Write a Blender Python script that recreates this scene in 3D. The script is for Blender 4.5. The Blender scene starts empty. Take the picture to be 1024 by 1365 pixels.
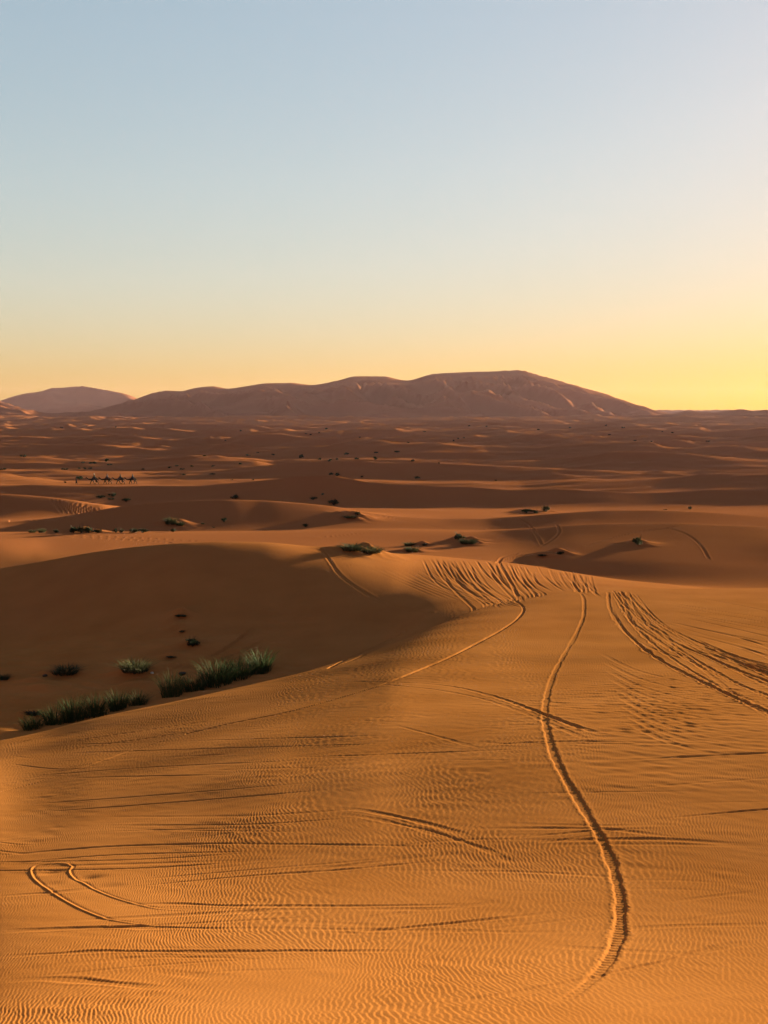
import bpy, math, random
import numpy as np
from mathutils import Vector

S = bpy.context.scene
COL = S.collection
R = math.radians
F = 1500.0                       # focal length in photo pixels (1024 wide)
CX, CY = 512.0, 682.5
PITCH = math.atan(129.5 / F)     # horizon at photo row 553
cp, sp = math.cos(PITCH), math.sin(PITCH)
SUN_EL, SUN_AZ = 6.2, 46.0       # degrees; azimuth measured to the right of the view axis
rng = np.random.default_rng(7)
random.seed(7)

# ------------------------------------------------------------------ helpers
def tag(o, label=None, cat=None, group=None, kind=None):
    if label: o['label'] = label
    if cat: o['category'] = cat
    if group: o['group'] = group
    if kind: o['kind'] = kind
    return o

def empty(name, loc, rz=0.0, s=1.0):
    o = bpy.data.objects.new(name, None); COL.objects.link(o)
    o.empty_display_size = 0.2
    o.location = loc; o.rotation_euler = (0, 0, rz); o.scale = (s, s, s)
    return o

def link_mesh(name, me, mat=None, parent=None):
    o = bpy.data.objects.new(name, me); COL.objects.link(o)
    if mat is not None and not me.materials: me.materials.append(mat)
    if parent: o.parent = parent
    return o

def mesh_np(name, V, quads=None, tris=None, smooth=True):
    me = bpy.data.meshes.new(name)
    nq = 0 if quads is None else len(quads); nt = 0 if tris is None else len(tris)
    me.vertices.add(len(V)); me.vertices.foreach_set('co', np.ascontiguousarray(V, dtype=np.float32).ravel())
    me.loops.add(nq * 4 + nt * 3)
    li = np.concatenate([np.asarray(quads, np.int32).ravel() if nq else np.zeros(0, np.int32),
                         np.asarray(tris, np.int32).ravel() if nt else np.zeros(0, np.int32)])
    me.loops.foreach_set('vertex_index', li)
    me.polygons.add(nq + nt)
    st = np.concatenate([np.arange(nq) * 4, nq * 4 + np.arange(nt) * 3]).astype(np.int32)
    me.polygons.foreach_set('loop_start', st)
    me.polygons.foreach_set('use_smooth', np.full(nq + nt, smooth))
    me.update(calc_edges=True)
    return me

def ray(px, py):
    """photo pixel -> (u = x/y, t = -z/y) of its line of sight"""
    yc = F * cp - (py - CY) * sp
    zc = -F * sp - (py - CY) * cp
    return (px - CX) / yc, -zc / yc

def pchip_slopes(x, y, soft=False):
    h = np.diff(x); d = np.diff(y) / h
    m = np.zeros_like(y)
    if len(x) == 2: m[:] = d[0]; return m
    w1 = 2 * h[1:] + h[:-1]; w2 = h[1:] + 2 * h[:-1]
    same = d[:-1] * d[1:] > 0
    with np.errstate(divide='ignore', invalid='ignore'):
        hm = (w1 + w2) / (w1 / d[:-1] + w2 / d[1:])
    m[1:-1] = np.where(same, hm, 0)
    if soft:
        q = np.clip(4 * d[:-1] * d[1:] / (d[:-1] ** 2 + d[1:] ** 2 + 1e-12), 0, 1); m[1:-1] *= q * q * (3 - 2 * q)
    m[0], m[-1] = d[0], d[-1]
    return m

def hermite(x, y, ml, mr, q):
    """mr[k]: slope leaving knot k, ml[k]: slope arriving at knot k"""
    i = np.clip(np.searchsorted(x, q, side='right') - 1, 0, len(x) - 2)
    h = x[i + 1] - x[i]; s = np.clip((q - x[i]) / h, 0, 1)
    s2 = s * s; s3 = s2 * s
    return (2*s3 - 3*s2 + 1) * y[i] + (s3 - 2*s2 + s) * h * mr[i] + (-2*s3 + 3*s2) * y[i+1] + (s3 - s2) * h * ml[i+1]

def pchip(x, y, q):
    x = np.asarray(x, float); y = np.asarray(y, float)
    m = pchip_slopes(x, y)
    return hermite(x, y, m, m, np.clip(q, x[0], x[-1]))

def smooth(a, b, x):
    s = np.clip((x - a) / (b - a), 0, 1); return s * s * (3 - 2 * s)

def bandnoise(n, lam, bw, theta, dth, seed):
    """periodic n x n field, wavelength lam cells, wave vector along theta (spread dth); std 1"""
    g = np.random.default_rng(seed)
    Fq = np.fft.rfft2(g.standard_normal((n, n)))
    ky = np.fft.fftfreq(n)[:, None]; kx = np.fft.rfftfreq(n)[None, :]
    k = np.hypot(kx, ky) + 1e-9; a = np.arctan2(ky, kx)
    env = np.exp(-((np.log(k * lam)) / bw) ** 2)
    if dth < 3:
        da = np.angle(np.exp(2j * (a - theta))) / 2
        env = env * np.exp(-(da / dth) ** 2)
    r = np.fft.irfft2(Fq * env, s=(n, n))
    return (r / r.std()).astype(np.float32)

def phasenoise(n, lam, bw, theta, dth, seed):
    g = np.random.default_rng(seed)
    Fq = np.fft.fft2(g.standard_normal((n, n)))
    ky = np.fft.fftfreq(n)[:, None]; kx = np.fft.fftfreq(n)[None, :]
    k = np.hypot(kx, ky) + 1e-9; a = np.arctan2(ky, kx) - theta
    a = np.angle(np.exp(1j * a))
    env = np.exp(-((np.log(k * lam)) / bw) ** 2 - (a / dth) ** 2)
    r = np.fft.ifft2(Fq * env)
    return r.real.astype(np.float32), r.imag.astype(np.float32)

def ripple(P_, x, y):
    a, b = samp(P_[0], x, y), samp(P_[1], x, y)
    m = np.sqrt(a * a + b * b) + 1e-12
    q = np.clip(m / (np.sqrt((P_[0] ** 2 + P_[1] ** 2).mean()) * .45), 0, 1)
    c = a / m; s_ = b / m
    return q * (c + .28 * (2 * s_ * c))          # steeper on the lee side

def samp(T, x, y):
    n = T.shape[0]
    xi = np.floor(x); yi = np.floor(y)
    fx = (x - xi).astype(np.float32); fy = (y - yi).astype(np.float32)
    x0 = xi.astype(np.int64) % n; y0 = yi.astype(np.int64) % n
    x1 = (x0 + 1) % n; y1 = (y0 + 1) % n
    return (T[y0, x0] * (1 - fx) + T[y0, x1] * fx) * (1 - fy) + (T[y1, x0] * (1 - fx) + T[y1, x1] * fx) * fy

# ------------------------------------------------------------------ materials
def mat_new(name):
    m = bpy.data.materials.new(name); m.use_nodes = True
    nt = m.node_tree
    return m, nt, nt.nodes['Principled BSDF']

def N(nt, typ, **kw):
    n = nt.nodes.new(typ)
    for k, v in kw.items(): setattr(n, k, v)
    return n

def sand_material(name, c1, c2, scale, bump, away=None):
    m, nt, b = mat_new(name)
    geo = N(nt, 'ShaderNodeNewGeometry')
    n1 = N(nt, 'ShaderNodeTexNoise'); n1.inputs['Scale'].default_value = scale; n1.inputs['Detail'].default_value = 5
    nt.links.new(geo.outputs['Position'], n1.inputs['Vector'])
    n2 = N(nt, 'ShaderNodeTexNoise'); n2.inputs['Scale'].default_value = 90; n2.inputs['Detail'].default_value = 2
    nt.links.new(geo.outputs['Position'], n2.inputs['Vector'])
    ramp = N(nt, 'ShaderNodeValToRGB')
    ramp.color_ramp.elements[0].position = 0.3; ramp.color_ramp.elements[0].color = (*c1, 1)
    ramp.color_ramp.elements[1].position = 0.7; ramp.color_ramp.elements[1].color = (*c2, 1)
    nt.links.new(n1.outputs['Fac'], ramp.inputs['Fac'])
    mr = N(nt, 'ShaderNodeMapRange')
    mr.inputs['From Min'].default_value = .25; mr.inputs['From Max'].default_value = .75
    mr.inputs['To Min'].default_value = .86; mr.inputs['To Max'].default_value = 1.1
    nt.links.new(n2.outputs['Fac'], mr.inputs['Value'])
    col = ramp.outputs['Color']
    if away:      # redder sand farther off, in patches; also tints the hollow's shade by colour
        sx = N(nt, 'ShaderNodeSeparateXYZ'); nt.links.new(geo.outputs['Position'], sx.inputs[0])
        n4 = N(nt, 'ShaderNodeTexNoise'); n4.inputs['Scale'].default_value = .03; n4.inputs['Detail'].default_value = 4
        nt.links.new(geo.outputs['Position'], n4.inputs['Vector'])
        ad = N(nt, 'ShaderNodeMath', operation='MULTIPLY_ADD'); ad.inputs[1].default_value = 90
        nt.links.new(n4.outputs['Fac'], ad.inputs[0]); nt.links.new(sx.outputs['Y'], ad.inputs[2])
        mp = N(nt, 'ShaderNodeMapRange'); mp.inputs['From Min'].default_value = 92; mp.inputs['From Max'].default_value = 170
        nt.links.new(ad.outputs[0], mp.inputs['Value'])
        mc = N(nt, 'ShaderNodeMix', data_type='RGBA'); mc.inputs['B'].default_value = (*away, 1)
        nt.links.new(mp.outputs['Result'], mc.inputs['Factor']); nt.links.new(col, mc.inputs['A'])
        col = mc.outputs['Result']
    mx = N(nt, 'ShaderNodeVectorMath', operation='SCALE')
    nt.links.new(col, mx.inputs[0]); nt.links.new(mr.outputs['Result'], mx.inputs['Scale'])
    out = [n for n in nt.nodes if n.type == 'OUTPUT_MATERIAL'][0]
    nt.nodes.remove(b); b = N(nt, 'ShaderNodeBsdfDiffuse'); b.inputs['Roughness'].default_value = .5
    nt.links.new(mx.outputs['Vector'], b.inputs['Color']); nt.links.new(b.outputs['BSDF'], out.inputs['Surface'])
    if bump > 0:
        n3 = N(nt, 'ShaderNodeTexNoise'); n3.inputs['Scale'].default_value = 35; n3.inputs['Detail'].default_value = 4
        nt.links.new(geo.outputs['Position'], n3.inputs['Vector'])
        bp = N(nt, 'ShaderNodeBump'); bp.inputs['Strength'].default_value = .5; bp.inputs['Distance'].default_value = bump
        nt.links.new(n3.outputs['Fac'], bp.inputs['Height'])
        nt.links.new(bp.outputs['Normal'], b.inputs['Normal'])
    return m

SAND_A, SAND_B = (0.2066, 0.0685, 0.0176), (0.2542, 0.0886, 0.0254)
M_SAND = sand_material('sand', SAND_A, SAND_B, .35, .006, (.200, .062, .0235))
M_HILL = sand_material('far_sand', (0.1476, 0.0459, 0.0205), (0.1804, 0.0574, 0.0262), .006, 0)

def plant_material(name, c1, c2, trans=.08):
    m, nt, b = mat_new(name)
    geo = N(nt, 'ShaderNodeNewGeometry')
    ramp = N(nt, 'ShaderNodeValToRGB')
    ramp.color_ramp.elements[0].color = (*c1, 1); ramp.color_ramp.elements[1].color = (*c2, 1)
    nt.links.new(geo.outputs['Random Per Island'], ramp.inputs['Fac'])
    nt.links.new(ramp.outputs['Color'], b.inputs['Base Color'])
    b.inputs['Roughness'].default_value = .7
    b.inputs['Specular IOR Level'].default_value = .02
    tr = N(nt, 'ShaderNodeBsdfTranslucent'); nt.links.new(ramp.outputs['Color'], tr.inputs['Color'])
    mix = N(nt, 'ShaderNodeMixShader'); mix.inputs['Fac'].default_value = trans
    out = [n for n in nt.nodes if n.type == 'OUTPUT_MATERIAL'][0]
    nt.links.new(b.outputs['BSDF'], mix.inputs[1]); nt.links.new(tr.outputs['BSDF'], mix.inputs[2])
    nt.links.new(mix.outputs['Shader'], out.inputs['Surface'])
    return m

M_GREEN = plant_material('green_grass', (.011, .019, .0065), (.028, .036, .012))
M_DRY = plant_material('dry_grass', (.035, .028, .012), (.055, .044, .02), .12)
M_SHRUB = plant_material('shrub_leaves', (.008, .013, .008), (.020, .025, .012), .1)
M_OLIVE = plant_material('olive_leaves', (.018, .018, .009), (.038, .034, .017), .2)
M_TWIG = plant_material('twigs', (.012, .009, .006), (.025, .018, .011), 0)

def plain_material(name, c, rough=.8, c2=None, scale=6):
    m, nt, b = mat_new(name)
    tc = N(nt, 'ShaderNodeTexCoord'); n1 = N(nt, 'ShaderNodeTexNoise'); n1.inputs['Scale'].default_value = scale
    nt.links.new(tc.outputs['Object'], n1.inputs['Vector'])
    ramp = N(nt, 'ShaderNodeValToRGB')
    c2 = c2 or tuple(v * .7 for v in c)
    ramp.color_ramp.elements[0].position = .35; ramp.color_ramp.elements[1].position = .65
    ramp.color_ramp.elements[0].color = (*c2, 1); ramp.color_ramp.elements[1].color = (*c, 1)
    nt.links.new(n1.outputs['Fac'], ramp.inputs['Fac']); nt.links.new(ramp.outputs['Color'], b.inputs['Base Color'])
    b.inputs['Roughness'].default_value = rough; b.inputs['Specular IOR Level'].default_value = .03
    return m

# ------------------------------------------------------------------ terrain: a loft through dune crest / trough lines
# each line: (photo column, distance, photo row)  or, where hidden, (photo column, distance, height z < 100)
LINES = []
def L(sharp, *pts): LINES.append((sharp, pts))

P = -80; Q = 1104
L(0, (512, -60, -3.2))
L(0, (512, 0.2, -1.75))
L(0, (512, 6.5, -4.15))
L(0, (P, 10.7, 1400), (0, 9.8, 1400), (512, 9.0, 1400), (1024, 8.8, 1400))
L(0, (P, 18.3, 1200), (0, 17.0, 1200), (256, 16.1, 1200), (512, 15.5, 1200), (1024, 15.0, 1200))
L(0, (P, 30.0, 1060), (0, 28.0, 1060), (130, 27.5, 1045), (256, 27.0, 1030), (384, 26.6, 1015), (512, 26.6, 1000), (768, 26.0, 988), (1024, 25.8, 985))
L(0, (P, 37.0, 1022), (0, 35.6, 1015), (130, 36.2, 990), (256, 36.5, 965), (384, 37.2, 940), (512, 37.6, 917), (576, 39, 905), (640, 41, 893), (768, 45, 872), (896, 46, 865), (1024, 46, 868))
# crest of the near dune
L(0, (P, 43.5, 1003), (0, 43, 988), (60, 43.6, 976), (130, 44.6, 958), (256, 46, 931), (384, 48.3, 903), (440, 50, 887), (512, 52.6, 864), (576, 57, 836), (640, 63, 811), (690, 66, 800), (730, 67.5, 794), (768, 69, 790), (820, 71, 787), (896, 73, 785), (1024, 76, 784), (Q, 77, 784))
L(0, (P, 48, -15.0), (0, 48, -14.8), (130, 50, -14.6), (256, 53, -14.35), (384, 56, -13.95), (440, 59, -13.75), (512, 61, -13.0), (576, 64, -12.3), (640, 68, -11.9), (690, 71, -12.0), (768, 74.5, -11.85), (896, 78, -12.3), (1024, 80, -12.7))
L(0, (P, 55, -15.7), (0, 56, -15.45), (130, 58, -15.15), (256, 60, -14.55), (384, 63, -14.0), (440, 66, -13.75), (512, 68, -13.3), (576, 70, -12.3), (640, 73, 800), (690, 76, 795), (768, 79, 788), (896, 82.5, -12.9), (1024, 84, -13.3))
L(0, (P, 72, -15.5), (0, 72, 872), (130, 71.5, 862), (256, 70.5, 852), (384, 72, 835), (440, 75.5, 803), (512, 76.3, 792), (576, 78.3, 782), (640, 81.5, 776), (690, 84, 774), (768, 86.5, 776), (896, 87, -13.5), (1024, 88, -13.9))
# crest of the big shaded dune and its lit saddle
L(0, (P, 96, 777), (0, 95, 760), (60, 93, 750), (130, 92, 737), (200, 91, 728.5), (256, 90, 724.5), (300, 90, 723), (350, 90, 724), (430, 90.5, 731.5), (520, 94, 738), (576, 98, 741), (640, 102, 746), (690, 102, 751), (720, 101, 755), (768, 98, 763), (820, 96, 771), (896, 94, 779), (940, 93, 784), (1024, 93, 789))
L(0, (P, 104, -14.6), (0, 104, -14.35), (130, 102, -13.6), (256, 101, -12.9), (430, 98, -12.2), (512, 101, -12.9), (640, 107, -13.9), (700, 106.5, -14.3), (768, 102.5, -14.7), (896, 98, -14.8), (1024, 97, -14.8))
L(0, (P, 119, 732), (0, 118, 731), (70, 118, 733), (150, 118, -14.1), (256, 118, -14.1), (430, 115, -13.9), (512, 115, -13.95), (640, 114, 736), (768, 109, 746), (896, 107, 749), (1024, 106, 754))
L(0, (0, 134, 714), (256, 134, 714), (512, 132, 715), (640, 128, 717), (768, 120, 718), (896, 117, 722), (1024, 116, 724))
# lit crest on the right, lit valley floor on the left
L(.5, (0, 143, 709), (256, 143, 708), (512, 141, 707), (640, 136, 709.5), (700, 132, 706), (768, 130, 700.5), (820, 129, 698), (896, 128, 697), (950, 127, 699), (1024, 126, 702), (Q, 126, 706))
L(0, (0, 145.5, -15.2), (256, 144.5, -15.1), (512, 147, -14.8), (640, 145, -14.7), (768, 137, -13.65), (896, 135, -13.45), (1024, 133, -13.7))
L(.75, (P, 160, 700), (0, 159, 697), (60, 159, 692), (101, 159, 686), (150, 160, 677), (178, 160, 672.5), (220, 161, 668.5), (260, 161, 666), (300, 161, 665.5), (350, 162, 666.5), (400, 162, 670), (440, 162, 674), (480, 162, 681), (520, 161, 687), (560, 160, 690), (600, 158, 692), (640, 156, 692), (690, 154, 688.5), (768, 151, 682.5), (820, 150, 680), (870, 149, 680), (930, 148, 682), (1024, 146, 689), (Q, 145, 695))
L(0, (P, 176, -16.4), (0, 176, -16.3), (130, 182, -16.3), (256, 186, -15.9), (400, 186, -15.9), (512, 184, -15.9), (640, 175, -15.6), (768, 168, -15.5), (1024, 162, -15.7))
L(.5, (P, 193, 655), (0, 192, 658), (60, 191, 662), (100, 190, 667), (130, 190, 672), (200, 200, -16.7), (384, 204, -16.8), (512, 206, -17.1), (640, 197, -16.8), (768, 195, -16.9), (1024, 192, -16.8))
L(0, (0, 224, -18.1), (256, 223, -18.2), (512, 222, -18.3), (768, 220, -18.2), (1024, 220, -18.1))
# long crest in front of the caravan
L(1, (0, 246, 646), (60, 247, 646), (180, 247, 647.5), (240, 246, 647.5), (290, 244, 645.5), (330, 243, 642), (370, 242, 637.5), (400, 241, 633.5), (420, 241, 632), (440, 241, 633.5), (470, 240, 638), (500, 239, 643), (560, 238, 646.5), (640, 237, 650), (690, 237, 653), (744, 237, 651.5), (800, 237, 654), (864, 237, 657), (910, 238, 655), (940, 239, 652.5), (1024, 240, 649.7))
L(0, (0, 285, -17.6), (200, 284, -17.9), (420, 276, -18.0), (690, 274, -19), (1024, 276, -18.4))
L(.6, (P, 316, 629), (0, 315, 632), (38, 312, 636), (86, 306, 642), (130, 304, 643), (200, 304, 643.5), (260, 305, 640.5), (330, 308, 639), (420, 310, 638), (500, 308, 640), (600, 302, 644), (690, 300, 644), (744, 300, 640.5), (810, 300, 640), (881, 300, 637.5), (916, 300, 634.5), (950, 300, 631.5), (990, 300, 630.5), (1024, 300, 631))
L(0, (0, 339, -19.8), (512, 336, -19.7), (1024, 334, -19.6))
L(.9, (0, 360, 627.5), (63, 360, 627), (130, 362, 629), (200, 364, 630), (260, 362, 628), (310, 360, 624.5), (344, 359, 620.7), (392, 358, 616.6), (476, 358, 615.4), (520, 358, 617.3), (600, 360, 619), (656, 361, 621.5), (744, 362, 623), (826, 364, 627), (881, 364, 627.7), (935, 364, 627), (1024, 364, 627))
L(0, (0, 400, -20.4), (1024, 400, -20.4))
L(.8, (0, 430, 611.5), (51, 430, 612), (101, 432, 616.5), (140, 434, 618), (200, 432, 613), (260, 430, 610), (300, 430, 610.3), (336, 431, 611.7), (369, 433, 616), (420, 432, 613), (512, 430, 611), (600, 431, 614), (682, 432, 616.5), (744, 430, 612.5), (793, 428, 605), (815, 427, 601.3), (853, 427, 602), (935, 429, 607.8), (1024, 432, 616.5))
L(0, (0, 496, -21), (1024, 496, -21))
L(.9, (0, 540, 594), (102, 541, 596), (167, 543, 598), (218, 546, 603), (260, 544, 600), (303, 541, 594.5), (356, 543, 599.5), (422, 541, 597), (448, 539, 593.5), (488, 538, 591), (560, 539, 592.5), (640, 541, 596), (690, 543, 599), (744, 542, 597), (793, 541, 593), (850, 540, 592), (900, 542, 597), (960, 541, 595), (1024, 542, 598))
L(0, (0, 638, -21.4), (1024, 638, -21.4))
L(.9, (0, 690, 586), (70, 690, 588), (140, 690, 584), (230, 690, 589), (310, 690, 585), (380, 690, 583), (470, 690, 587), (560, 690, 584), (650, 690, 586), (720, 690, 582), (800, 690, 585), (890, 690, 583), (960, 690, 587), (1024, 690, 584))
L(0, (0, 838, -21.8), (1024, 838, -21.8))
L(.9, (0, 900, 577), (90, 900, 579), (180, 900, 574), (250, 900, 578), (340, 900, 575), (430, 900, 577), (500, 900, 574), (590, 900, 578), (680, 900, 575), (760, 900, 577), (840, 900, 573), (930, 900, 576), (1024, 900, 574))
L(0, (0, 1118, -21.5), (1024, 1118, -21.5))
L(.9, (0, 1200, 569), (110, 1200, 571), (210, 1200, 567), (330, 1200, 570), (450, 1200, 567.5), (560, 1200, 570), (700, 1200, 567), (820, 1200, 568), (900, 1200, 565.5), (1024, 1200, 567))
L(0, (0, 1500, -19.5), (1024, 1500, -19.5))
L(.9, (0, 1600, 563), (200, 1600, 562), (400, 1600, 564), (600, 1600, 562), (780, 1600, 562.5), (900, 1600, 559), (1024, 1600, 560))
L(0, (0, 1690, -14), (1024, 1700, -14))
L(.9, (0, 1790, 558), (200, 1790, 558.5), (400, 1780, 559), (600, 1780, 559.5), (780, 1800, 558), (880, 1930, 554.5), (905, 1960, 551), (925, 1980, 549.5), (940, 2000, 548.6), (955, 2000, 549.8), (975, 2000, 547.2), (990, 2000, 546.6), (1006, 2000, 548.8), (1018, 2000, 547.6), (1040, 2000, 549.5), (Q, 2000, 548))
# the far erg: foot, crest, back, then a farther hill
L(0, (0, 2150, -9), (150, 2150, -10), (300, 1980, -9), (512, 1890, -9), (687, 1890, -9), (788, 2000, -9), (849, 2120, -8), (900, 2230, -7), (1024, 2300, -4))
L(1, (P, 3000, 522), (0, 2800, 535), (44, 2620, 548), (70, 2600, 551), (110, 2640, 550), (138, 2700, 544), (176, 2820, 532.5), (226, 3000, 520.5), (243, 3000, 521), (258, 3000, 517.5), (284, 3000, 514.7), (305, 3000, 517.5), (325, 3000, 514.7), (355, 3000, 510.6), (386, 3000, 510), (416, 3000, 513), (447, 3000, 508), (477, 3000, 501.5), (513, 3000, 501.8), (530, 3000, 505.3), (542, 3000, 506.5), (580, 3000, 497), (610, 3000, 495.5), (656, 3000, 494.6), (687, 2980, 493.2), (732, 2880, 503.5), (788, 2740, 519), (849, 2600, 538.5), (895, 2500, 551.5), (940, 2480, 556), (1024, 2480, 556))
L(0, (0, 3500, -8), (1024, 3500, -8))
L(0, (0, 4300, -5), (1024, 4300, -5))
L(.6, (P, 5000, 545), (0, 5000, 534), (38, 5000, 524), (55, 5000, 520.5), (72, 5000, 515.5), (100, 5000, 515.5), (108, 4960, 515), (125, 4880, 517.5), (145, 4790, 522.5), (175, 4680, 530), (220, 4560, 545), (300, 4500, 552), (1024, 4500, 552))
L(0, (0, 6200, -2), (1024, 6200, -2))

# fan grid: rows at constant distance Y, columns at constant u = X / Y
dense = np.concatenate([np.arange(-0.46, -0.37, 0.0011), np.arange(-0.37, 0.37, 0.00055), np.arange(0.37, 0.4601, 0.0011)])
side = 0.46 + np.geomspace(0.002, 1.3, 70) - 0.002 + 0.0012
U = np.concatenate([-side[::-1], dense, side])
def grow(a, b, r): return np.exp(np.arange(math.log(a), math.log(b), r))
Y = np.concatenate([np.linspace(-60, 0, 12, endpoint=False), np.linspace(0, 7.5, 40, endpoint=False),
                    grow(7.5, 46, .0021), grow(46, 125, .0030), grow(125, 720, .0040), grow(720, 2500, .0042), grow(2500, 6200, .006)])
NR, NC = len(Y), len(U)
W = np.maximum(Y, 6.0)
X2 = (W[:, None] * U[None, :])
Y2 = np.repeat(Y[:, None], NC, 1)

K = len(LINES)
Yk = np.zeros((K, NC)); Zk = np.zeros((K, NC))
for k, (sh, pts) in enumerate(LINES):
    us, ys, ts = [], [], []
    for px, yy, v in pts:
        if v > 100: u, t = ray(px, v)
        else:
            t = -v / yy if abs(yy) > 1 else -v
            u = (px - CX) / (F / (cp + max(-.5, min(t, 1.5)) * sp))
        us.append(u); ys.append(yy); ts.append(t)
    if len(pts) == 1:
        Yk[k] = ys[0]; Zk[k] = pts[0][2]
    else:
        Yk[k] = pchip(us, ys, U); Zk[k] = -pchip(us, ts, U) * Yk[k]
for k in range(1, K):
    Yk[k] = np.maximum(Yk[k], Yk[k - 1] + .5)
sharp = np.array([l[0] for l in LINES])
Z = np.zeros((NR, NC))
for c in range(NC):
    x, y = Yk[:, c], Zk[:, c]
    m = pchip_slopes(x, y, True)
    sec = np.diff(y) / np.diff(x)
    ml, mr = m.copy(), m.copy()
    for k in range(1, K - 1):
        if sharp[k] and sec[k-1] > 0 > sec[k]:
            ml[k] = 1.5 * sharp[k] * sec[k-1]; mr[k] = sharp[k] * sec[k]
    Z[:, c] = hermite(x, y, ml, mr, Y)

# soften any seam between neighbouring profiles of the near and middle dunes
kk = np.exp(-np.linspace(-2.5, 2.5, 25) ** 2 / 2 * 1.0); kk /= kk.sum()
jn = int(np.searchsorted(Y, 140)); ca, cb = int(np.searchsorted(U, -.36)), int(np.searchsorted(U, .36))
Zb = np.zeros((jn, cb - ca))
for q, wq in enumerate(kk): Zb += wq * Z[:jn, ca + q - 12:cb + q - 12]
Z[:jn, ca:cb] = Zb

# natural irregularity of the dunes: elongated crests, growing with distance
dn = bandnoise(1024, 64, .55, math.pi / 2 - .12, .5, 11)
dn2 = bandnoise(1024, 40, .6, math.pi / 2 + .25, .7, 12)
def ridged(a): return 1.0 - np.sqrt(a * a + .006) * 1.25
far = smooth(230, 800, Y2)
w1 = ridged(samp(dn, X2 / 2.3, Y2 / 1.4)); w2 = ridged(samp(dn2, X2 / .55 + 300, Y2 / .55))
w4 = ridged(samp(dn2, X2 / 1.3 + 120, Y2 / .8 + 40))
w3 = ridged(samp(dn, X2 / 3.4 + 500, Y2 / 2.3 + 77))
plain = 1 - smooth(1850, 2200, Y2) * .8
Z += plain * (far * (1.5 * w4 + 2.0 * w1 + 4.2 * w3 * smooth(650, 1250, Y2)) + smooth(160, 420, Y2) * .26 * w2 * (1 - .3 * far))
# flanks of the erg: spurs and hollows between foot and crest
kc = [i for i, l in enumerate(LINES) if l[1][0][1] == 3000 and l[0] == 1][0]
hm = np.clip((Y2 - Yk[kc - 1]) / (Yk[kc] - Yk[kc - 1]), 0, 1); hm = np.sin(np.pi * hm ** .85) ** 1.3
hills = bandnoise(1024, 104, .45, .45, .55, 21); hills2 = bandnoise(1024, 56, .5, .9, .6, 22)
hgt = np.clip((Zk[kc] + 10) / 120, 0, 1)[None, :]
hs = ridged(samp(hills, X2 / 3.0, Y2 / 3.0)); hs2 = ridged(samp(hills2, X2 / 2.3, Y2 / 2.3 + 90))
Z += hm * (.15 + hgt) * (36 * hs + 12 * hs2)
hb = np.exp(-((Y2 - 4600) / 330) ** 2); Z += hb * 14 * samp(hills2, X2 / 5, Y2 / 5)
# gentle unevenness of the near dunes
und = bandnoise(1024, 128, .6, math.pi / 2, .6, 31)
Z += .009 * samp(und, X2 * 20, Y2 * 20) * smooth(8, 14, Y2) * (1 - .8 * smooth(50, 80, Y2)) * (1 - smooth(110, 200, Y2))
Z += .03 * samp(und, X2 * 4 + 200, Y2 * 4) * smooth(20, 40, Y2) * (1 - smooth(150, 260, Y2))

ROW8 = int(np.searchsorted(Y, 7.0))
def ground(px, py, ymin=7.0, ymax=6000.0, zf=None):
    """the first point of the ground on the line of sight of a photo pixel"""
    zf = Z if zf is None else zf
    u, t = ray(px, py)
    c = float(np.interp(u, U, np.arange(NC))); c0 = int(min(max(math.floor(c), 0), NC - 2)); fr = c - c0
    j0 = int(np.searchsorted(Y, ymin))
    col = zf[j0:, c0] * (1 - fr) + zf[j0:, c0 + 1] * fr
    g = col + t * Y[j0:]
    idx = np.nonzero(g >= 0)[0]
    if len(idx) == 0: return None
    i = idx[0]
    if i == 0: return None
    f = -g[i-1] / (g[i] - g[i-1])
    yy = Y[j0+i-1] + f * (Y[j0+i] - Y[j0+i-1])
    return None if yy > ymax else (u * yy, yy, -t * yy)

def zat(x, y):
    r = float(np.interp(y, Y, np.arange(NR))); r0 = int(min(r, NR - 2)); fr = r - r0
    c = float(np.interp(x / max(y, 6), U, np.arange(NC))); c0 = int(min(c, NC - 2)); fc = c - c0
    return (Z[r0, c0]*(1-fc)+Z[r0, c0+1]*fc)*(1-fr) + (Z[r0+1, c0]*(1-fc)+Z[r0+1, c0+1]*fc)*fr

# ------------------------------------------------------------------ tracks pressed into the sand
dZ = np.zeros((NR, NC), np.float32)
RIP = np.ones((NR, NC), np.float32)      # where ripples survive
def spline_px(pts, step=2.0):
    p = np.array(pts, float)
    s = np.concatenate([[0], np.cumsum(np.hypot(*np.diff(p, axis=0).T))])
    q = np.arange(0, s[-1] + step, step)
    return np.stack([pchip(s, p[:, 0], q), pchip(s, p[:, 1], q)], 1)

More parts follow.
